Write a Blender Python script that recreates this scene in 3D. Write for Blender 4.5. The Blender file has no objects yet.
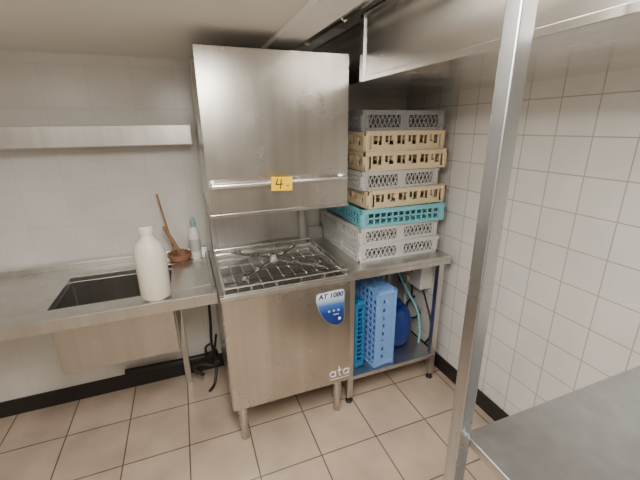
import bpy, bmesh, math, random
from mathutils import Vector, Matrix
random.seed(4)
SC = bpy.context.scene
COL = SC.collection

# ------------------------------------------------------------------ materials
def newmat(name):
    m = bpy.data.materials.new(name); m.use_nodes = True
    nt = m.node_tree; b = nt.nodes["Principled BSDF"]
    return m, nt, b

def plain(name, col, rough=0.5, metal=0.0, bump=0.0, nscale=40, var=0.06, emit=None, trans=0.0):
    m, nt, b = newmat(name)
    tc = nt.nodes.new("ShaderNodeTexCoord"); n = nt.nodes.new("ShaderNodeTexNoise")
    n.inputs["Scale"].default_value = nscale; n.inputs["Detail"].default_value = 4
    nt.links.new(tc.outputs["Object"], n.inputs["Vector"])
    mix = nt.nodes.new("ShaderNodeMix"); mix.data_type = 'RGBA'
    mix.inputs[6].default_value = (*[c*(1-var) for c in col], 1)
    mix.inputs[7].default_value = (*[min(1, c*(1+var)) for c in col], 1)
    nt.links.new(n.outputs["Fac"], mix.inputs[0]); nt.links.new(mix.outputs[2], b.inputs["Base Color"])
    b.inputs["Roughness"].default_value = rough; b.inputs["Metallic"].default_value = metal
    if emit:
        b.inputs["Emission Color"].default_value = (*col, 1); b.inputs["Emission Strength"].default_value = emit
    return m

def steel(name, col=(0.56, 0.545, 0.515), r0=0.215, r1=0.30, stretch=(4, 4, 500), bump=0.008, blotch=.03, streak=(22, 22, .6), sa=.08, nsc=4.0):
    m, nt, b = newmat(name)
    tc = nt.nodes.new("ShaderNodeTexCoord")
    def noise(scale, vec, det=5):
        mp = nt.nodes.new("ShaderNodeMapping"); mp.inputs["Scale"].default_value = vec
        n = nt.nodes.new("ShaderNodeTexNoise"); n.inputs["Scale"].default_value = scale; n.inputs["Detail"].default_value = det
        nt.links.new(tc.outputs["Object"], mp.inputs[0]); nt.links.new(mp.outputs[0], n.inputs["Vector"]); return n
    n = noise(1.0, stretch, 3); n2 = noise(nsc, (1, 1, 1), 4); n3 = noise(1.0, streak, 3)
    mr = nt.nodes.new("ShaderNodeMapRange"); mr.inputs[1].default_value = 0.3; mr.inputs[2].default_value = 0.7
    mr.inputs[3].default_value = r0; mr.inputs[4].default_value = r1
    nt.links.new(n2.outputs["Fac"], mr.inputs[0]); nt.links.new(mr.outputs[0], b.inputs["Roughness"])
    mix = nt.nodes.new("ShaderNodeMix"); mix.data_type = 'RGBA'
    mix.inputs[6].default_value = (*[c*(1-blotch) for c in col], 1); mix.inputs[7].default_value = (*[min(1, c*(1+blotch)) for c in col], 1)
    nt.links.new(n2.outputs["Fac"], mix.inputs[0])
    ms = nt.nodes.new("ShaderNodeMapRange"); ms.inputs[1].default_value = .3; ms.inputs[2].default_value = .7
    ms.inputs[3].default_value = 1-sa; ms.inputs[4].default_value = 1+sa  # stretched streaks in the base colour stand in for soft reflections
    nt.links.new(n3.outputs["Fac"], ms.inputs[0])
    vm = nt.nodes.new("ShaderNodeVectorMath"); vm.operation = 'SCALE'
    nt.links.new(mix.outputs[2], vm.inputs[0]); nt.links.new(ms.outputs[0], vm.inputs["Scale"]); nt.links.new(vm.outputs[0], b.inputs["Base Color"])
    b.inputs["Metallic"].default_value = 1.0
    bp = nt.nodes.new("ShaderNodeBump"); bp.inputs["Strength"].default_value = bump; bp.inputs["Distance"].default_value = 0.001
    nt.links.new(n.outputs["Fac"], bp.inputs["Height"]); nt.links.new(bp.outputs[0], b.inputs["Normal"])
    return m

def tiles(name, ua, va, w, h, u0, v0, c1, c2, mortar, ms=0.004, rough=0.25, dirt=0.1):
    m, nt, b = newmat(name)
    tc = nt.nodes.new("ShaderNodeTexCoord"); sp = nt.nodes.new("ShaderNodeSeparateXYZ"); cb = nt.nodes.new("ShaderNodeCombineXYZ")
    nt.links.new(tc.outputs["Object"], sp.inputs[0])
    for ax, off, i in ((ua, u0, 0), (va, v0, 1)):
        s = nt.nodes.new("ShaderNodeMath"); s.operation = 'SUBTRACT'; s.inputs[1].default_value = off - 20*(w if i == 0 else h)
        nt.links.new(sp.outputs[ax], s.inputs[0]); nt.links.new(s.outputs[0], cb.inputs[i])
    br = nt.nodes.new("ShaderNodeTexBrick"); br.offset = 0; br.squash = 1
    br.inputs["Scale"].default_value = 1; br.inputs["Brick Width"].default_value = w; br.inputs["Row Height"].default_value = h
    br.inputs["Mortar Size"].default_value = ms; br.inputs["Mortar Smooth"].default_value = 0.3
    br.inputs["Color1"].default_value = (*c1, 1); br.inputs["Color2"].default_value = (*c2, 1); br.inputs["Mortar"].default_value = (*mortar, 1)
    nt.links.new(cb.outputs[0], br.inputs["Vector"])
    n = nt.nodes.new("ShaderNodeTexNoise"); n.inputs["Scale"].default_value = 5; n.inputs["Detail"].default_value = 8
    nt.links.new(tc.outputs["Object"], n.inputs["Vector"])
    mr = nt.nodes.new("ShaderNodeMapRange"); mr.inputs[1].default_value = .3; mr.inputs[2].default_value = .65
    mr.inputs[3].default_value = 1-dirt; mr.inputs[4].default_value = 1.0
    nt.links.new(n.outputs["Fac"], mr.inputs[0])
    mu = nt.nodes.new("ShaderNodeVectorMath"); mu.operation = 'SCALE'
    nt.links.new(br.outputs["Color"], mu.inputs[0]); nt.links.new(mr.outputs[0], mu.inputs["Scale"])
    nt.links.new(mu.outputs[0], b.inputs["Base Color"])
    b.inputs["Roughness"].default_value = rough
    inv = nt.nodes.new("ShaderNodeMath"); inv.operation = 'SUBTRACT'; inv.inputs[0].default_value = 1
    nt.links.new(br.outputs["Fac"], inv.inputs[1])
    bp = nt.nodes.new("ShaderNodeBump"); bp.inputs["Strength"].default_value = 0.5; bp.inputs["Distance"].default_value = 0.002
    nt.links.new(inv.outputs[0], bp.inputs["Height"]); nt.links.new(bp.outputs[0], b.inputs["Normal"])
    return m

def zgrad(name, z0, z1, cols, rough=.3):
    """printed colour gradient along object z"""
    m, nt, b = newmat(name)
    tc = nt.nodes.new("ShaderNodeTexCoord"); sp = nt.nodes.new("ShaderNodeSeparateXYZ"); nt.links.new(tc.outputs["Object"], sp.inputs[0])
    mr = nt.nodes.new("ShaderNodeMapRange"); mr.inputs[1].default_value = z0; mr.inputs[2].default_value = z1
    nt.links.new(sp.outputs[2], mr.inputs[0])
    cr = nt.nodes.new("ShaderNodeValToRGB"); els = cr.color_ramp.elements
    els[0].position = cols[0][0]; els[0].color = (*cols[0][1], 1); els[1].position = cols[-1][0]; els[1].color = (*cols[-1][1], 1)
    for p, c in cols[1:-1]:
        e = els.new(p); e.color = (*c, 1)
    nt.links.new(mr.outputs[0], cr.inputs[0]); nt.links.new(cr.outputs[0], b.inputs["Base Color"]); b.inputs["Roughness"].default_value = rough
    return m

M_STEEL = steel("brushed_steel")
M_STEELH = steel("brushed_steel_hood", col=(0.565, 0.545, 0.51), stretch=(500, 500, 4))
M_STEELB = steel("steel_splash_panel", col=(0.50, 0.49, 0.47), r0=0.26, r1=0.36)
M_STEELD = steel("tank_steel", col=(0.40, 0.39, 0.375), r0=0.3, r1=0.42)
M_STEELT = steel("worn_table_steel", col=(0.61, 0.60, 0.575), r0=0.28, r1=0.40)
M_DUCT = steel("duct_steel", col=(0.86, 0.855, 0.84), r0=0.14, r1=0.30, stretch=(60, 3, 60), blotch=.06, streak=(14, 1.5, 14))
M_CHROME = plain("polished_metal", (0.88, 0.87, 0.85), 0.2, 1.0)
M_HANDLE = plain("handle_chrome", (0.95, 0.94, 0.92), 0.22, 1.0)
M_DARKST = plain("dark_steel", (0.35, 0.34, 0.33), 0.35, 1.0)
M_POST = steel("post_steel", col=(0.56, 0.58, 0.60), r0=0.25, r1=0.35, stretch=(300, 300, 3))
M_WALLT = tiles("wall_tile_right", 1, 2, 0.152, 0.152, 0.02, 0.03, (.84, .83, .80), (.81, .80, .77), (.50, .47, .43), 0.0026, rough=.16, dirt=.09)
M_WALLB = tiles("wall_tile_back", 0, 2, 0.2, 0.2, 0.0, 0.1, (.80, .79, .76), (.795, .785, .755), (.73, .71, .68), 0.0015)
M_FLOOR = tiles("floor_tile", 0, 1, 0.315, 0.312, 0.165, 1.275, (.60, .48, .38), (.55, .435, .34), (.16, .12, .09), 0.004, 0.28, 0.24)
M_CEIL = plain("painted_ceiling", (.90, .88, .83), 0.6, var=.02, nscale=3)
M_CEIL2 = plain("white_painted_trim", (.95, .94, .92), 0.5, var=.02)
M_BASE = plain("black_rubber", (.02, .018, .017), 0.5)
M_GREY = plain("grey_plastic", (.54, .54, .53), 0.5)
M_GREYL = plain("light_grey_plastic", (.62, .62, .61), 0.5)
M_GREYD = plain("dark_grey_plastic", (.27, .27, .28), 0.5)
M_BEIGE = plain("beige_plastic", (.76, .62, .40), 0.5)
M_TEAL = plain("turquoise_plastic", (.19, .56, .66), 0.45)
M_TEALD = plain("deep_turquoise_plastic", (.02, .20, .46), 0.45)
M_BLUE = plain("periwinkle_plastic", (.20, .40, .84), 0.4)
M_ROYAL = plain("royal_blue_plastic", (.008, .04, .26), 0.3)
M_WHITE = plain("white_plastic", (.84, .83, .81), 0.4)
M_CREAM = plain("cream_plastic", (.74, .70, .60), 0.4)
M_CAP = plain("muted_cap_plastic", (.25, .45, .47), 0.45)
M_YEL = plain("yellow_paper", (1.0, .60, .0), 0.6)
M_INK = plain("ink", (.04, .02, .01), 0.6)
M_BADGE = zgrad("badge_print", .606, .806, [(0, (.01, .025, .16)), (.40, (.015, .05, .28)), (.62, (.06, .17, .50)), (.78, (.50, .62, .80)), (.86, (.80, .83, .86))])
M_NAVY = plain("navy_print", (.012, .04, .22), 0.3)
M_LBLUE = plain("light_blue_print", (.45, .57, .80), 0.4)
M_EDGE = plain("badge_edge", (.45, .50, .58), 0.4)
M_LOGO = plain("pale_print", (.95, .96, .97), 0.35)
M_WOOD = plain("wood", (.36, .19, .10), 0.55, nscale=15, var=.2)
M_TERRA = plain("brown_ceramic", (.30, .15, .09), 0.5, var=.15)
M_RED = plain("red_plastic", (.5, .03, .02), 0.4)
M_CABLE = plain("black_cable", (.015, .015, .015), 0.4)
M_LAMP = plain("lamp_diffuser", (1.0, .94, .85), 0.5, emit=7.0)

# ------------------------------------------------------------------ mesh helpers
def box(bm, x0, x1, y0, y1, z0, z1, M=None):
    g = bmesh.ops.create_cube(bm, size=1)
    T = Matrix.Translation(((x0+x1)/2, (y0+y1)/2, (z0+z1)/2)) @ Matrix.Diagonal((abs(x1-x0), abs(y1-y0), abs(z1-z0), 1))
    if M is not None: T = M @ T
    bmesh.ops.transform(bm, matrix=T, verts=g['verts'])

def cyl(bm, p0, p1, r, r2=None, seg=16):
    p0 = Vector(p0); p1 = Vector(p1); d = p1-p0
    g = bmesh.ops.create_cone(bm, cap_ends=True, segments=seg, radius1=r, radius2=r if r2 is None else r2, depth=d.length)
    q = d.to_track_quat('Z', 'Y').to_matrix().to_4x4()
    bmesh.ops.transform(bm, matrix=Matrix.Translation((p0+p1)/2) @ q, verts=g['verts'])

def tube(bm, pts, r, seg=10, smooth=4):
    pts = [Vector(p) for p in pts]
    if smooth > 1 and len(pts) > 2:
        out = []
        P = [pts[0]] + pts + [pts[-1]]
        for i in range(1, len(P)-2):
            for k in range(smooth):
                t = k/smooth; a, b, c, d = P[i-1], P[i], P[i+1], P[i+2]
                out.append(0.5*((2*b)+(c-a)*t+(2*a-5*b+4*c-d)*t*t+(3*b-a-3*c+d)*t**3))
        out.append(pts[-1]); pts = out
    rings = []; up = None
    for i, p in enumerate(pts):
        t = (pts[min(i+1, len(pts)-1)]-pts[max(i-1, 0)]).normalized()
        if up is None: up = t.orthogonal().normalized()
        up = (up - t*up.dot(t)).normalized(); s = t.cross(up)
        rings.append([bm.verts.new(p+r*(math.cos(2*math.pi*k/seg)*up+math.sin(2*math.pi*k/seg)*s)) for k in range(seg)])
    for a, b in zip(rings, rings[1:]):
        for k in range(seg): bm.faces.new((a[k], a[(k+1) % seg], b[(k+1) % seg], b[k]))
    bm.faces.new(rings[0][::-1]); bm.faces.new(rings[-1])

def lathe(bm, prof, c, seg=28):
    rings = []
    for r, z in prof:
        rings.append([bm.verts.new((c[0]+r*math.cos(2*math.pi*k/seg), c[1]+r*math.sin(2*math.pi*k/seg), c[2]+z)) for k in range(seg)])
    for a, b in zip(rings, rings[1:]):
        for k in range(seg): bm.faces.new((a[k], a[(k+1) % seg], b[(k+1) % seg], b[k]))
    bm.faces.new(rings[0][::-1]); bm.faces.new(rings[-1])

def poly_prism(bm, pts, y0, y1):
    a = [bm.verts.new((x, y0, z)) for x, z in pts]; b = [bm.verts.new((x, y1, z)) for x, z in pts]
    bm.faces.new(a); bm.faces.new(b[::-1]); n = len(pts)
    for i in range(n): bm.faces.new((a[i], b[i], b[(i+1) % n], a[(i+1) % n]))

def mk(name, bm, mat, parent=None, origin=(0, 0, 0), bevel=0, smooth=False, label=None, category=None, kind=None, group=None):
    bmesh.ops.recalc_face_normals(bm, faces=bm.faces)
    me = bpy.data.meshes.new(name)
    o = Vector(origin)
    if parent is not None: o = Vector(parent.get("_o", (0, 0, 0)))
    bmesh.ops.translate(bm, vec=-o, verts=bm.verts)
    bm.to_mesh(me); bm.free(); me.materials.append(mat)
    ob = bpy.data.objects.new(name, me); COL.objects.link(ob)
    if parent is not None: ob.parent = parent
    else: ob.location = o
    if smooth:
        for p in me.polygons: p.use_smooth = True
        if smooth == 'auto':
            try: me.set_sharp_from_angle(angle=math.radians(40))
            except Exception: pass
    if bevel:
        mod = ob.modifiers.new("bevel", 'BEVEL'); mod.width = bevel; mod.segments = 2; mod.limit_method = 'ANGLE'
    if label: ob["label"] = label
    if category: ob["category"] = category
    if kind: ob["kind"] = kind
    if group: ob["group"] = group
    return ob

def thing(name, loc, label, category, group=None):
    e = bpy.data.objects.new(name, None); e.location = loc; e.empty_display_size = .1; COL.objects.link(e)
    e["_o"] = tuple(loc); e["label"] = label; e["category"] = category
    if group: e["group"] = group
    return e

def text(name, s, size, mat, parent, loc, ext=0.0008, ry=0.0, bold=0.0, shear=0, sx=1.0, space=1.0):
    cu = bpy.data.curves.new(name, 'FONT'); cu.body = s; cu.size = size; cu.extrude = ext; cu.align_x = 'CENTER'; cu.align_y = 'CENTER'
    cu.offset = bold; cu.shear = shear; cu.space_character = space
    tmp = bpy.data.objects.new(name+"_tmp", cu); COL.objects.link(tmp)
    dg = bpy.context.evaluated_depsgraph_get(); dg.update()
    me = bpy.data.meshes.new_from_object(tmp.evaluated_get(dg)); bpy.data.objects.remove(tmp)
    me.transform(Matrix.Translation(Vector(loc)-Vector(parent["_o"])) @ Matrix.Rotation(ry, 4, 'Y') @ Matrix.Rotation(math.radians(90), 4, 'X') @ Matrix.Diagonal((sx, 1, 1, 1)))
    me.materials.clear(); me.materials.append(mat)
    ob = bpy.data.objects.new(name, me); COL.objects.link(ob); ob.parent = parent
    return ob

def B(*boxes):
    bm = bmesh.new()
    for b in boxes: box(bm, *b)
    return bm

# ------------------------------------------------------------------ room
XR, YB, XL, YF = 1.48, 2.2, -1.9, -1.7
ZR = 2.16
mk("floor", B((XL, XR, YF, YB, -.05, 0)), M_FLOOR, kind="structure")
mk("wall_back", B((XL, XR+.1, YB, YB+.1, 0, 2.3)), M_WALLB, kind="structure")
mk("wall_right", B((XR, XR+.1, YF, YB, 0, 2.3)), M_WALLT, kind="structure")
mk("wall_left", B((XL-.1, XL, YF, YB+.1, 0, 2.3)), M_WALLB, kind="structure")
mk("wall_front", B((XL-.1, XR+.1, YF-.1, YF, 0, 2.3)), plain("front_wall_paint", (.55, .52, .47), .6), kind="structure")
bm = B((XL, .51, YF, YB, 1.95, 2.3), (.51, XR, YF, YB, ZR, 2.3))
mk("ceiling", bm, M_CEIL, kind="structure")
mk("trim_1", B((.40, .525, YF, YB, 1.93, 1.9495)), M_CEIL2, bevel=.002, kind="structure")
mk("baseboard_back", B((XL, XR, YB-.012, YB, 0, .1)), M_BASE, kind="structure")
mk("baseboard_right", B((XR-.012, XR, YF, YB-.012, 0, .1)), M_BASE, kind="structure")

# ------------------------------------------------------------------ duct and pipes
d = thing("ventilation_duct", (1.12, 0.5, 1.775), "long boxed stainless steel ventilation duct below the ceiling", "duct")
mk("duct_body", B((.735, XR-.001, -1.6, 1.43, 1.775, 2.02), (.750, XR-.001, 1.43, YB-.001, 1.778, 2.01)), M_DUCT, d, bevel=.004)
mk("seam_flange", B((.728, .7355, 1.40, 1.432, 1.773, 2.018)), M_DUCT, d, bevel=.002)
mk("duct_rim", B((.722, .7345, -1.6, 1.40, 2.005, 2.022), (.722, .7345, -1.6, 1.40, 1.770, 1.790)), M_DUCT, d, bevel=.002)
for i, (x, z, r, m, lab) in enumerate(((.575, 2.00, .009, M_DARKST, "thin dark metal pipe running along the ceiling recess"), (.615, 2.02, .017, M_CEIL2, "white painted pipe running along the ceiling recess"), (.665, 2.01, .012, M_CHROME, "thin bright metal pipe running along the ceiling recess"), (.70, 2.03, .006, M_CABLE, "black cable running along the ceiling recess"))):
    bm = bmesh.new(); cyl(bm, (x, -1.6, z), (x, YB, z), r)
    for yy in (-.4, 1.05, 1.45, 1.9): cyl(bm, (x, yy, z), (x, yy+.02, z), r*1.35); cyl(bm, (x, yy+.01, z), (x, yy+.01, ZR), .004)
    mk("ceiling_pipe", bm, m, origin=(x, .3, z), smooth='auto', label=lab, category="pipe")

# ------------------------------------------------------------------ dishwasher
X0, X1, YF0 = .083, .733, 1.48
D = thing("commercial_dishwasher", (.408, 1.83, 0), "tall stainless steel hood-type commercial dishwasher with raised hood", "dishwasher")
bm = B((X0, X1, YF0+.012, YF0+.03, .235, .849), (X0, X0+.015, YF0+.03, 2.155, .235, .849), (X1-.015, X1, YF0+.03, 2.155, .235, .849),
       (X0, X1, 2.155, 2.17, .235, .849), (X0+.015, X1-.015, YF0+.03, 2.155, .235, .25))
mk("cabinet_body", bm, M_STEEL, D, bevel=.001)
mk("front_panel", B((X0+.003, X1-.003, YF0, YF0+.0118, .232, .848)), M_STEELH, D, bevel=.003)
ox0, ox1, oy0, oy1 = .110, .705, 1.50, 2.07
bm = B((X0-.004, X1+.004, YF0-.006, oy0, .8495, .872), (X0-.004, X1+.004, oy1, 2.17, .8495, .872), (X0-.004, ox0, oy0, oy1, .8495, .872), (ox1, X1+.004, oy0, oy1, .8495, .872))
mk("top_rim", bm, M_STEELT, D, bevel=.003)
bm = B((ox0-.01, ox1+.01, YF0+.0305, oy1+.01, .80, .81), (ox0-.01, ox0, oy0+.011, oy1, .81, .849), (ox1, ox1+.01, oy0+.011, oy1, .81, .849), (ox0, ox1, oy1, oy1+.01, .81, .849))
mk("wash_tank", bm, M_STEELD, D)
for sx in (.12, .672):
    mk("column", B((sx-.018, sx+.018, 2.08, 2.12, .872, 1.9)), M_STEELB, D, bevel=.003)
mk("back_panel", B((.10, .692, 2.125, 2.135, .872, 1.75), (.14, .652, 2.085, 2.124, .872, .90)), M_STEELB, D, bevel=.002)
hx0, hx1, hy0, hy1, hz0, hz1 = .082, .702, 1.48, 2.065, 1.245, 1.885
bm = bmesh.new()
box(bm, hx0, hx1, hy0, hy0+.012, hz0, hz1); box(bm, hx0, hx0+.012, hy0+.012, hy1, hz0, hz1); box(bm, hx1-.012, hx1, hy0+.012, hy1, hz0, hz1)
box(bm, hx0+.012, hx1-.012, hy1-.012, hy1, hz0+.06, hz1); box(bm, hx0+.012, hx1-.012, hy0+.012, hy1-.012, hz1-.014, hz1)
mk("hood", bm, M_STEELH, D)
mk("hood_lower_lip", B((hx0-.003, hx1+.003, hy0-.003, hy0-.0005, hz0-.006, hz0+.008), (hx0-.003, hx0-.0005, hy0, hy1, hz0-.006, hz0+.008), (hx1+.0005, hx1+.003, hy0, hy1, hz0-.006, hz0+.008)), M_STEEL, D, bevel=.001)
bm = bmesh.new()
hz = 1.377
tube(bm, [(.100, 1.478, hz), (.100, 1.462, hz), (.104, 1.448, hz), (.118, 1.442, hz), (.40, 1.442, hz), (.658, 1.442, hz), (.672, 1.448, hz), (.676, 1.462, hz), (.676, 1.478, hz)], .0105, 18)
mk("handle", bm, M_HANDLE, D, smooth='auto')
for x in (.100, .676):
    bm = bmesh.new(); cyl(bm, (x, 1.472, hz), (x, 1.481, hz), .018, seg=20)
    mk("handle_mount", bm, M_HANDLE, D, smooth='auto')
ys = 1.4285
bm = bmesh.new(); Mt = Matrix.Translation((.375, ys, 1.373)) @ Matrix.Rotation(math.radians(3), 4, 'Y')
box(bm, -.045, .045, -.001, .001, -.029, .029, Mt)
mk("sticker", bm, M_YEL, D, label="yellow paper lot sticker with handwritten 4")
bm = bmesh.new(); yk = ys-.0015; dz = .001
tube(bm, [(.358, yk, 1.394+dz), (.350, yk, 1.374+dz), (.352, yk, 1.370+dz), (.380, yk, 1.371+dz)], .0026, 6, 2)
tube(bm, [(.373, yk, 1.392+dz), (.370, yk, 1.372+dz), (.367, yk, 1.351+dz)], .0026, 6, 2)
tube(bm, [(.392, yk, 1.366+dz), (.396, yk, 1.362+dz), (.404, yk, 1.364+dz)], .0015, 6, 2)
mk("sticker_writing", bm, M_INK, D)
for x in (.135, .675):
    for y in (1.53, 2.1):
        bm = bmesh.new(); lathe(bm, [(.018, 0), (.023, .006), (.021, .03), (.017, .05), (.017, .07), (.024, .085), (.026, .235)], (x, y, 0))
        mk("leg", bm, M_STEEL, D, smooth='auto')
def leaf(s, top):
    L, R, Bz = .537+s, .692-s, .606+s
    pts = []
    def arc(cx, cz, r, a0, a1, n=6):
        for k in range(n+1):
            a = math.radians(a0+(a1-a0)*k/n); pts.append((cx+r*math.cos(a), cz+r*math.sin(a)))
    pts.append((L, top-.025)); arc(L+.018, top-.018, .018, 180, 95, 4)
    arc(R-.018, top+.006-.018, .018, 90, 0, 5)
    arc(R-.032, Bz+.032, .032, 0, -90, 7)
    P0, P1, P2 = Vector((R-.045, Bz+.001)), Vector((L+.025, Bz+.025)), Vector((L, top-.04))
    for k in range(0, 13):
        t = k/12; q = P0*(1-t)**2+P1*2*t*(1-t)+P2*t*t; pts.append((q.x, q.y))
    return pts
bm = bmesh.new(); poly_prism(bm, leaf(0, .803), 1.4775, 1.4799)
mk("control_panel", bm, M_EDGE, D)
bm = bmesh.new(); poly_prism(bm, leaf(.002, .801), 1.476, 1.4777)
mk("control_panel_face", bm, M_BADGE, D)
for (x, z, w, h) in ((.606, .695, .011, .011), (.632, .695, .011, .011), (.658, .695, .011, .011), (.645, .672, .03, .006)):
    mk("button", B((x-w/2, x+w/2, 1.4745, 1.4765, z-h/2, z+h/2)), M_LBLUE, D)
bm = bmesh.new(); cyl(bm, (.664, 1.4735, .645), (.664, 1.477, .645), .008, seg=24); mk("start_button", bm, M_LOGO, D)
text("model_lettering", "AT 1080", .037, M_NAVY, D, (.616, 1.4755, .783), bold=.0012, shear=.15, space=1.03)
bm = bmesh.new(); yl = 1.4785; rs = .0027
def la(cx, cz, r):
    tube(bm, [(cx+r*math.cos(math.radians(a)), yl, cz+r*math.sin(math.radians(a))) for a in range(0, 361, 24)], rs, 6, 1)
    tube(bm, [(cx+r, yl, cz+r*1.05), (cx+r, yl, cz-r*1.05)], rs, 6, 1)
la(.628, .298, .0165); la(.708, .298, .0165)
tube(bm, [(.666, yl, .338), (.666, yl, .292), (.669, yl, .283), (.677, yl, .281)], rs, 6, 3)
tube(bm, [(.658, yl, .317), (.678, yl, .317)], rs, 6, 1)
mk("maker_lettering", bm, M_LOGO, D)
mk("maker_underline", B((.612, .726, 1.4783, 1.4797, .262, .264)), M_LOGO, D)

# wire basket
bm = bmesh.new()
wx0, wx1, wy0, wy1, wz = .105, .71, 1.492, 2.05, .8765
def rect(z, r, e=0):
    for a, b in (((wx0-e, wy0-e), (wx1+e, wy0-e)), ((wx1+e, wy0-e), (wx1+e, wy1+e)), ((wx1+e, wy1+e), (wx0-e, wy1+e)), ((wx0-e, wy1+e), (wx0-e, wy0-e))):
        cyl(bm, (*a, z), (*b, z), r, seg=8)
rect(wz, .004); rect(wz+.030, .0045, 0)
n = 10
for i in range(1, n):
    x = wx0+(wx1-wx0)*i/n; cyl(bm, (x, wy0, wz), (x, wy1, wz), .0024, seg=6)
    y = wy0+(wy1-wy0)*i/n
    if i % 2 == 0: cyl(bm, (wx0, y, wz+.004), (wx1, y, wz+.004), .0028, seg=6)
for i in range(0, n+1, 2):
    x = wx0+(wx1-wx0)*i/n
    for y in (wy0, wy1): cyl(bm, (x, y, wz), (x, y, wz+.030), .0026, seg=6)
    y = wy0+(wy1-wy0)*i/n
    for x in (wx0, wx1): cyl(bm, (x, y, wz), (x, y, wz+.030), .0026, seg=6)
mk("wire_basket", bm, M_CHROME, origin=(.406, 1.77, .88), smooth='auto', label="square chrome wire rack resting on the open dishwasher tank", category="wire basket")
SA = thing("spray_arm", (.393, 1.775, .888), "slim chrome crossed rinse spray arms lying on the wire rack", "spray arm")
for (a, b) in (((.18, 1.56, .897), (.59, 1.99, .899)), ((.20, 1.98, .906), (.62, 1.57, .906))):
    bm = bmesh.new()
    A = Vector(a); Bb = Vector(b); dv = (Bb-A).normalized(); ang = math.atan2(dv.y, dv.x); L = (Bb-A).length
    MM = Matrix.Translation((A+Bb)/2) @ Matrix.Rotation(ang, 4, 'Z')
    box(bm, -L/2, L/2, -.009, .009, -.005, .005, MM)
    for t in (-.42, -.22, .22, .42): box(bm, t*L-.012, t*L+.012, -.013, .013, .004, .018, MM)
    mk("arm", bm, M_CHROME, SA, bevel=.002)
bm = bmesh.new(); lathe(bm, [(.014, .002), (.024, .004), (.024, .020), (.018, .030), (.015, .05), (.008, .055)], (.400, 1.775, .888)); mk("hub", bm, M_CHROME, SA, smooth='auto')

# ------------------------------------------------------------------ table
T = thing("work_table", (1.08, 1.83, 0), "stainless steel side table with lower shelf beside the dishwasher", "table")
mk("table_top", B((.742, 1.40, 1.522, 2.16, .85, .872), (.742, 1.40, 1.520, 1.535, .822, .8495)), M_STEELT, T, bevel=.001)
mk("backsplash", B((.742, 1.40, 2.1605, 2.175, .845, .95)), M_STEELT, T, bevel=.002)
mk("lower_shelf", B((.765, 1.375, 1.54, 2.14, .165, .19)), M_STEELT, T, bevel=.003)
for x in (.768, 1.358):
    for y in (1.56, 2.11):
        mk("leg", B((x-.018, x+.018, y-.018, y+.018, .04, .8495)), M_STEELT, T, bevel=.002)
        bm = bmesh.new(); lathe(bm, [(.02, 0), (.022, .008), (.014, .014), (.014, .04)], (x, y, 0), 18); mk("foot", bm, M_BASE, T, smooth='auto', label="black adjustable foot")

# ------------------------------------------------------------------ dish racks
def rack_bm(pattern, s=.5, h=.1):
    bm = bmesh.new(); H = s/2
    for k in range(4):
        R = Matrix.Rotation(math.radians(90*k), 4, 'Z')
        th = .006
        box(bm, -H, H, -H, -H+th, 0, .016, R)
        box(bm, -H-.004, H+.004, -H-.004, -H+th, h-.024, h-.004, R)
        box(bm, -H, H, -H+.001, -H+th, h-.004, h, R)
        g = bmesh.ops.create_cone(bm, cap_ends=True, segments=12, radius1=.016, radius2=.020, depth=h-.006)
        bmesh.ops.transform(bm, matrix=R @ Matrix.Translation((-H+.014, -H+.014, h/2-.001)), verts=g['verts'])
        box(bm, -H+.002, -H+.04, -H, -H+th, .01, h-.02, R); box(bm, H-.04, H-.002, -H, -H+th, .01, h-.02, R)
        z0, z1 = .016, h-.024
        if pattern == 'diamond':
            n = 16; w = (s-.08)/n
            for i in range(n):
                for sg in (-1, 1):
                    x = -H+.04+w*(i+.5); L = math.hypot(w, z1-z0)
                    ang = math.atan2(z1-z0, w)*sg
                    MM = R @ Matrix.Translation((x, -H+th/2, (z0+z1)/2)) @ Matrix.Rotation(-ang, 4, 'Y')
                    box(bm, -L/2, L/2, -.0025, .0025, -.0022, .0022, MM)
            box(bm, -.025, .025, -H, -H+th, z0, z1, R)
        elif pattern == 'slot':
            n = 6; w = (s-.08)/n
            box(bm, -H, H, -H+.001, -H+th, .016, .030, R)
            for i in range(n+1):
                x = -H+.04+w*i; box(bm, x-.010, x+.010, -H, -H+th, z0, z1, R)
                if i < n:
                    t = .45 if i % 2 else .55
                    box(bm, x+w*t-.0025, x+w*t+.0025, -H, -H+th, z0, z1, R)
                    box(bm, x+.01, x+w*t, -H, -H+th, z0+.012, z0+.026 if i % 2 else z0+.018, R)
        elif pattern == 'solid':
            box(bm, -H+.002, H-.002, -H+.0015, -H+th, .01, .05, R)
            box(bm, -H+.002, H-.002, -H+.0015, -H+th, .066, h-.02, R)
            for i in range(9):
                x = -H+.04+i*(s-.08)/8; box(bm, x-.014, x+.014, -H+.0015, -H+th, .045, .07, R)
        else:
            n = 12; w = (s-.08)/n
            box(bm, -H, H, -H, -H+th, .044, .052, R)
            for i in range(n+1):
                x = -H+.04+w*i; box(bm, x-.004, x+.004, -H, -H+th, z0, z1, R)
    n = 12; bw = .005 if pattern == 'solid' else .003
    for i in range(1, n):
        t = -H+s*i/n
        box(bm, t-bw, t+bw, -H+.004, H-.004, .002, .010); box(bm, -H+.004, H-.004, t-bw, t+bw, .002, .010)
    if pattern in ('slot', 'solid'):
        zt = h-.02
        for i in range(1, 6):
            t = -H+s*i/6
            box(bm, t-.003, t+.003, -H+.004, H-.004, .05, zt); box(bm, -H+.004, H-.004, t-.003, t+.003, .05, zt)
    else:
        for i in range(1, 7):
            for j in range(1, 7):
                cyl(bm, (-H+s*i/7, -H+s*j/7, .008), (-H+s*i/7, -H+s*j/7, .065), .004, .002, seg=6)
    return bm
cache = {}
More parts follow.
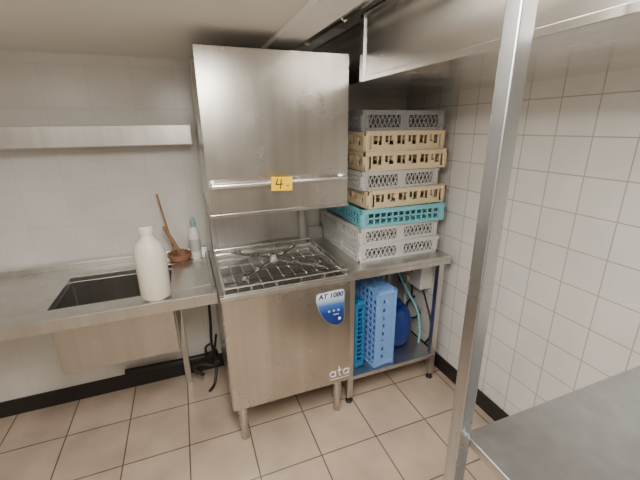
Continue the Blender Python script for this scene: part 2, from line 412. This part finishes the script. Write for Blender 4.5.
def rack(pattern, mat, loc, rot, label, group, s=.5, h=.1):
    key = (pattern, mat.name, s)
    if key not in cache:
        o = mk("dish_rack", rack_bm(pattern, s, h), mat); cache[key] = o
    else:
        o = cache[key].copy(); COL.objects.link(o)
    o.location = loc; o.rotation_euler = [math.radians(a) for a in rot]
    o["label"] = label; o["category"] = "dish rack"; o["group"] = group
    return o
G = "stack of dish racks on the table"
stack = [("diamond", M_GREYL, 1.110, 1.885, 0, "light grey lattice plastic dish rack at the bottom of the stack", .53),
         ("diamond", M_GREYL, 1.100, 1.890, 2, "light grey lattice plastic rack, second from bottom of the stack", .53),
         ("rib", M_TEAL, 1.125, 1.870, -2, "turquoise plastic dish rack in the stack", .53),
         ("slot", M_BEIGE, 1.140, 1.880, 1, "beige slotted plastic glass rack resting on the turquoise rack", .51),
         ("diamond", M_GREY, 1.095, 1.885, 2, "light grey lattice dish rack between beige racks", .50),
         ("slot", M_BEIGE, 1.132, 1.880, -2, "beige slotted plastic glass rack on a grey rack", .51),
         ("slot", M_BEIGE, 1.112, 1.890, 2, "beige slotted plastic glass rack below the top rack", .51),
         ("diamond", M_GREYD, 1.105, 1.885, -1, "dark grey plastic dish rack on top of the stack", .50)]
for i, (p, m, x, y, r, lab, s) in enumerate(stack):
    rack(p, m, (x, y, .8725+.1003*i), (0, 0, r), lab, G, s)
G2 = "dish racks standing on the lower shelf"
rack("solid", M_BLUE, (.903, 1.80, .446), (0, 90, 6), "light blue plastic rack with slotted sides standing on edge", G2, h=.145)
rack("rib", M_TEALD, (.872, 1.825, .416), (0, -90, 3), "deep turquoise plastic rack standing on edge on the shelf", G2, s=.44, h=.070)

DR = thing("plastic_drum", (1.200, 1.79, .1905), "royal blue rounded plastic drum with lid on the lower shelf", "drum")
bm = bmesh.new(); lathe(bm, [(.085, 0), (.11, .015), (.124, .06), (.128, .12), (.124, .18), (.108, .235), (.08, .265), (.05, .275)], (1.200, 1.79, .1905)); mk("drum_body", bm, M_ROYAL, DR, smooth='auto')
bm = bmesh.new(); lathe(bm, [(.05, .275), (.053, .28), (.053, .30), (.045, .305)], (1.200, 1.79, .1905)); mk("lid", bm, M_ROYAL, DR, smooth='auto')
S = thing("socket_box", (1.48, 1.88, .54), "white electrical socket box mounted on the tiled wall under the table", "socket")
mk("box_body", B((1.385, 1.4795, 1.76, 1.98, .54, .72)), M_WHITE, S, bevel=.006)
for y in (1.86, 1.90): mk("switch", B((1.377, 1.3855, y-.01, y+.01, .64, .67)), M_RED, S, bevel=.002)
bm = bmesh.new(); cyl(bm, (1.360, 1.90, .58), (1.385, 1.90, .58), .025, seg=20); mk("plug", bm, M_CREAM, S, smooth='auto')
for pts, r in (([(1.41, 1.88, .535), (1.41, 1.87, .42), (1.43, 1.80, .34), (1.42, 1.88, .26), (1.44, 1.97, .32), (1.45, 1.90, .42)], .007),
               ([(1.43, 1.79, .535), (1.44, 1.75, .44), (1.43, 1.68, .34), (1.45, 1.70, .20), (1.45, 1.78, .08), (1.44, 1.90, .0065)], .006),
               ([(1.43, 1.97, .535), (1.42, 2.01, .48), (1.42, 2.06, .50), (1.42, 2.09, .60), (1.42, 2.10, .84)], .006)):
    bm = bmesh.new(); tube(bm, pts, r)
    mk("power_cable", bm, M_CABLE, origin=pts[2], smooth=True, label="black power cable hanging from the socket box", category="cable")
for pts, r, m, lab in (([(1.30, 1.98, .83), (1.31, 1.95, .66), (1.335, 1.84, .52), (1.345, 1.72, .42), (1.345, 1.68, .30), (1.33, 1.66, .205)], .008, M_TEAL, "turquoise flexible water hose curving down beside the drum"),
                     ([(1.25, 2.03, .83), (1.26, 2.03, .60), (1.27, 2.04, .40), (1.25, 2.05, .26), (1.18, 2.06, .205)], .010, M_GREYL, "grey flexible water hose hanging behind the drum")):
    bm = bmesh.new(); tube(bm, pts, r)
    mk("water_hose", bm, m, origin=pts[2], smooth=True, label=lab, category="hose")
bm = bmesh.new(); cyl(bm, (1.462, 2.03, .11), (1.462, 2.03, .83), .010)
mk("wall_conduit", bm, M_WHITE, origin=(1.462, 2.03, .11), smooth='auto', label="thin white conduit pipe running up the tiled wall", category="pipe")

# ------------------------------------------------------------------ sink counter
C = thing("sink_counter", (-.5, 1.84, 0), "stainless steel sink counter with rolled rim against the wall", "sink counter")
sx0, sx1, sy0, sy1 = -.62, -.13, 1.66, 2.03
bm = B((-1.3, .057, 1.556, sy0, .84, .866), (-1.3, .057, sy1, 2.16, .84, .866), (-1.3, sx0, sy0, sy1, .84, .866), (sx1, .057, sy0, sy1, .84, .866),
       (-1.3, .072, 1.535, 1.556, .822, .876), (.057, .072, 1.556, 2.16, .83, .876))
mk("counter_top", bm, M_STEELT, C, bevel=.002)
mk("upstand", B((-1.3, .072, 2.1605, 2.178, .84, .90)), M_STEELT, C, bevel=.003)
mk("sink_bowl", B((sx0, sx1, sy0, sy1, .54, .55), (sx0-.008, sx0, sy0, sy1, .54, .8395), (sx1, sx1+.008, sy0, sy1, .54, .8395), (sx0, sx1, sy0-.008, sy0, .54, .8395), (sx0, sx1, sy1, sy1+.008, .54, .8395)), M_STEELB, C, bevel=.003)
mk("leg", B((-.155, -.12, 2.10, 2.135, 0.0, .8395)), M_STEELT, C, bevel=.002)
for x in (-1.26,):
    for y in (1.62, 2.12):
        mk("leg", B((x-.018, x+.018, y-.018, y+.018, 0.0, .8395)), M_STEELT, C, bevel=.002)

bm = bmesh.new(); lathe(bm, [(.058, 0), (.064, .01), (.064, .21), (.055, .25), (.028, .28), (.024, .295), (.03, .297), (.03, .325), (.0265, .33)], (-.185, 1.61, .8765))
mk("detergent_bottle", bm, M_CREAM, origin=(-.185, 1.61, .8765), smooth='auto', label="tall cream plastic detergent bottle on the sink counter", category="bottle")
SB = thing("cleaner_bottle", (.008, 2.07, .8665), "white cleaner bottle with muted blue-grey cap at the counter's back", "bottle")
bm = bmesh.new(); lathe(bm, [(.026, 0), (.030, .006), (.030, .15), (.024, .18), (.014, .195)], (.008, 2.07, .8665)); mk("bottle_body", bm, M_WHITE, SB, smooth='auto')
bm = bmesh.new(); lathe(bm, [(.015, .195), (.016, .22), (.012, .235), (.006, .25)], (.008, 2.07, .8665)); mk("cap", bm, M_CAP, SB, smooth='auto')
bm = bmesh.new(); lathe(bm, [(.0305, .05), (.0308, .052), (.0308, .12), (.0305, .122)], (.008, 2.07, .8665)); mk("bottle_label", bm, M_GREY, SB, smooth='auto')
bm = bmesh.new(); lathe(bm, [(.050, 0), (.058, .006), (.066, .035), (.066, .042), (.058, .042), (.05, .02), (.045, .012)], (-.085, 2.085, .8665))
mk("clay_pot", bm, M_TERRA, origin=(-.085, 2.085, .8665), smooth='auto', label="small reddish brown pot holding a brush on the counter", category="pot")
W = thing("dish_brush", (-.07, 2.08, .885), "wooden dish brush leaning in the brown pot", "brush")
bm = bmesh.new(); cyl(bm, (-.075, 2.08, .90), (-.145, 2.05, 1.08), .010, .010, 12); mk("brush_handle", bm, M_WOOD, W, smooth='auto')
bm = bmesh.new(); cyl(bm, (-.068, 2.08, .885), (-.078, 2.077, .925), .030, .022, 14); mk("bristle_head", bm, M_TERRA, W, smooth='auto')
bm = bmesh.new(); tube(bm, [(-.11, 2.09, .90), (-.13, 2.11, 1.05), (-.15, 2.13, 1.18), (-.16, 2.14, 1.25)], .005)
mk("wooden_stick", bm, M_WOOD, origin=(-.12, 2.10, .90), smooth=True, label="thin wooden stick leaning at the back of the counter", category="stick")

WS = thing("wall_shelf", (-.55, 2.08, 1.52), "long shallow steel wall shelf with deep front lip", "shelf")
mk("shelf_board", B((-1.3, .055, 1.9925, 2.195, 1.60, 1.615), (-1.3, .055, 1.98, 1.992, 1.52, 1.615)), M_STEELT, WS, bevel=.002)
for x in (-1.2, -.5, -.02): mk("bracket", B((x, x+.01, 1.993, 2.195, 1.52, 1.5995)), M_STEELT, WS)

for pts, r, m, lab in (([(.045, 2.15, .60), (.04, 2.14, .40), (.03, 2.12, .25), (.045, 2.08, .14), (.02, 2.0, .03), (-.02, 1.95, .012)], .009, M_CABLE, "thin black drain hose hanging down to the floor"),
                  ([(.062, 2.06, .34), (.04, 2.05, .24), (.0, 2.05, .20), (-.01, 2.03, .28), (.03, 2.02, .31)], .008, M_CABLE, "black looped hose near the wall under the counter"),
                  ([(.062, 1.98, .20), (.02, 2.0, .16), (-.05, 2.03, .17), (-.09, 2.05, .13), (-.04, 2.03, .08)], .012, M_CABLE, "thick black hose coiled low under the counter"),
                  ([(.06, 2.155, .15), (-.02, 2.16, .13), (-.2, 2.16, .13), (-.5, 2.16, .14)], .022, M_BASE, "black waste pipe along the wall under the counter")):
    bm = bmesh.new(); tube(bm, pts, r)
    mk("drain_hose", bm, m, origin=pts[2], smooth=True, label=lab, category="hose")

# ------------------------------------------------------------------ shelving unit near camera
U_ = thing("steel_shelving_unit", (.98, .33, 0), "light steel shelving unit with square upright posts", "shelving unit")
for x, zt in ((.563, 1.94), (1.42, 1.76)):
    for y in (.12, .515):
        mk("post", B((x-.018, x+.018, y-.018, y+.018, 0, zt)), M_POST, U_, bevel=.003)
for z in (.25, .83): mk("shelf", B((.583, 1.40, .11, .52, z, z+.025)), M_POST, U_, bevel=.003)

# ------------------------------------------------------------------ lights
def lamp(x, y, zc, lx, ly, power, col=(1, .94, .85)):
    L = thing("ceiling_or_fill_lamp", (x, y, zc), "rectangular warm white ceiling light panel, or added recess fill light", "ceiling lamp")
    mk("lamp_housing", B((x-lx/2-.02, x+lx/2+.02, y-ly/2-.02, y+ly/2+.02, zc-.02, zc-.0005)), M_CEIL2, L, bevel=.003)
    mk("lamp_diffuser", B((x-lx/2, x+lx/2, y-ly/2, y+ly/2, zc-.065, zc-.02)), M_LAMP, L, bevel=.002)
    ld = bpy.data.lights.new("lamp_light", 'AREA'); ld.shape = 'RECTANGLE'; ld.size = lx; ld.size_y = ly; ld.energy = power; ld.color = col
    lo = bpy.data.objects.new("lamp_light", ld); COL.objects.link(lo); lo.parent = L; lo.location = (0, 0, -.07)
lamp(.10, .30, 1.95, .25, .9, 32)
lamp(-.9, .2, 1.95, .3, .8, 4)
lamp(.63, .35, ZR, .06, 1.0, 10)  # added fill lamp, unseen, brightens the ceiling recess and duct face

w = bpy.data.worlds.new("world"); w.use_nodes = True; SC.world = w
w.node_tree.nodes["Background"].inputs[0].default_value = (1, .95, .9, 1); w.node_tree.nodes["Background"].inputs[1].default_value = .5

# ------------------------------------------------------------------ camera
psi, p, rho, h = math.radians(20.8), math.radians(18.0), math.radians(.7), 1.6
F = Vector((math.sin(psi)*math.cos(p), math.cos(psi)*math.cos(p), -math.sin(p)))
R = Vector((math.cos(psi), -math.sin(psi), 0)); U = R.cross(F)
R2 = R*math.cos(rho)-U*math.sin(rho); U2 = U*math.cos(rho)+R*math.sin(rho)
cam = bpy.data.cameras.new("camera"); co = bpy.data.objects.new("camera", cam); COL.objects.link(co)
cam.sensor_width = 36; cam.lens = 350/640*36; cam.clip_start = .02
co.matrix_world = Matrix((( R2.x, U2.x, -F.x, 0), (R2.y, U2.y, -F.y, 0), (R2.z, U2.z, -F.z, h), (0, 0, 0, 1)))
SC.camera = co
for o in bpy.data.objects:
    if "_o" in o: del o["_o"]
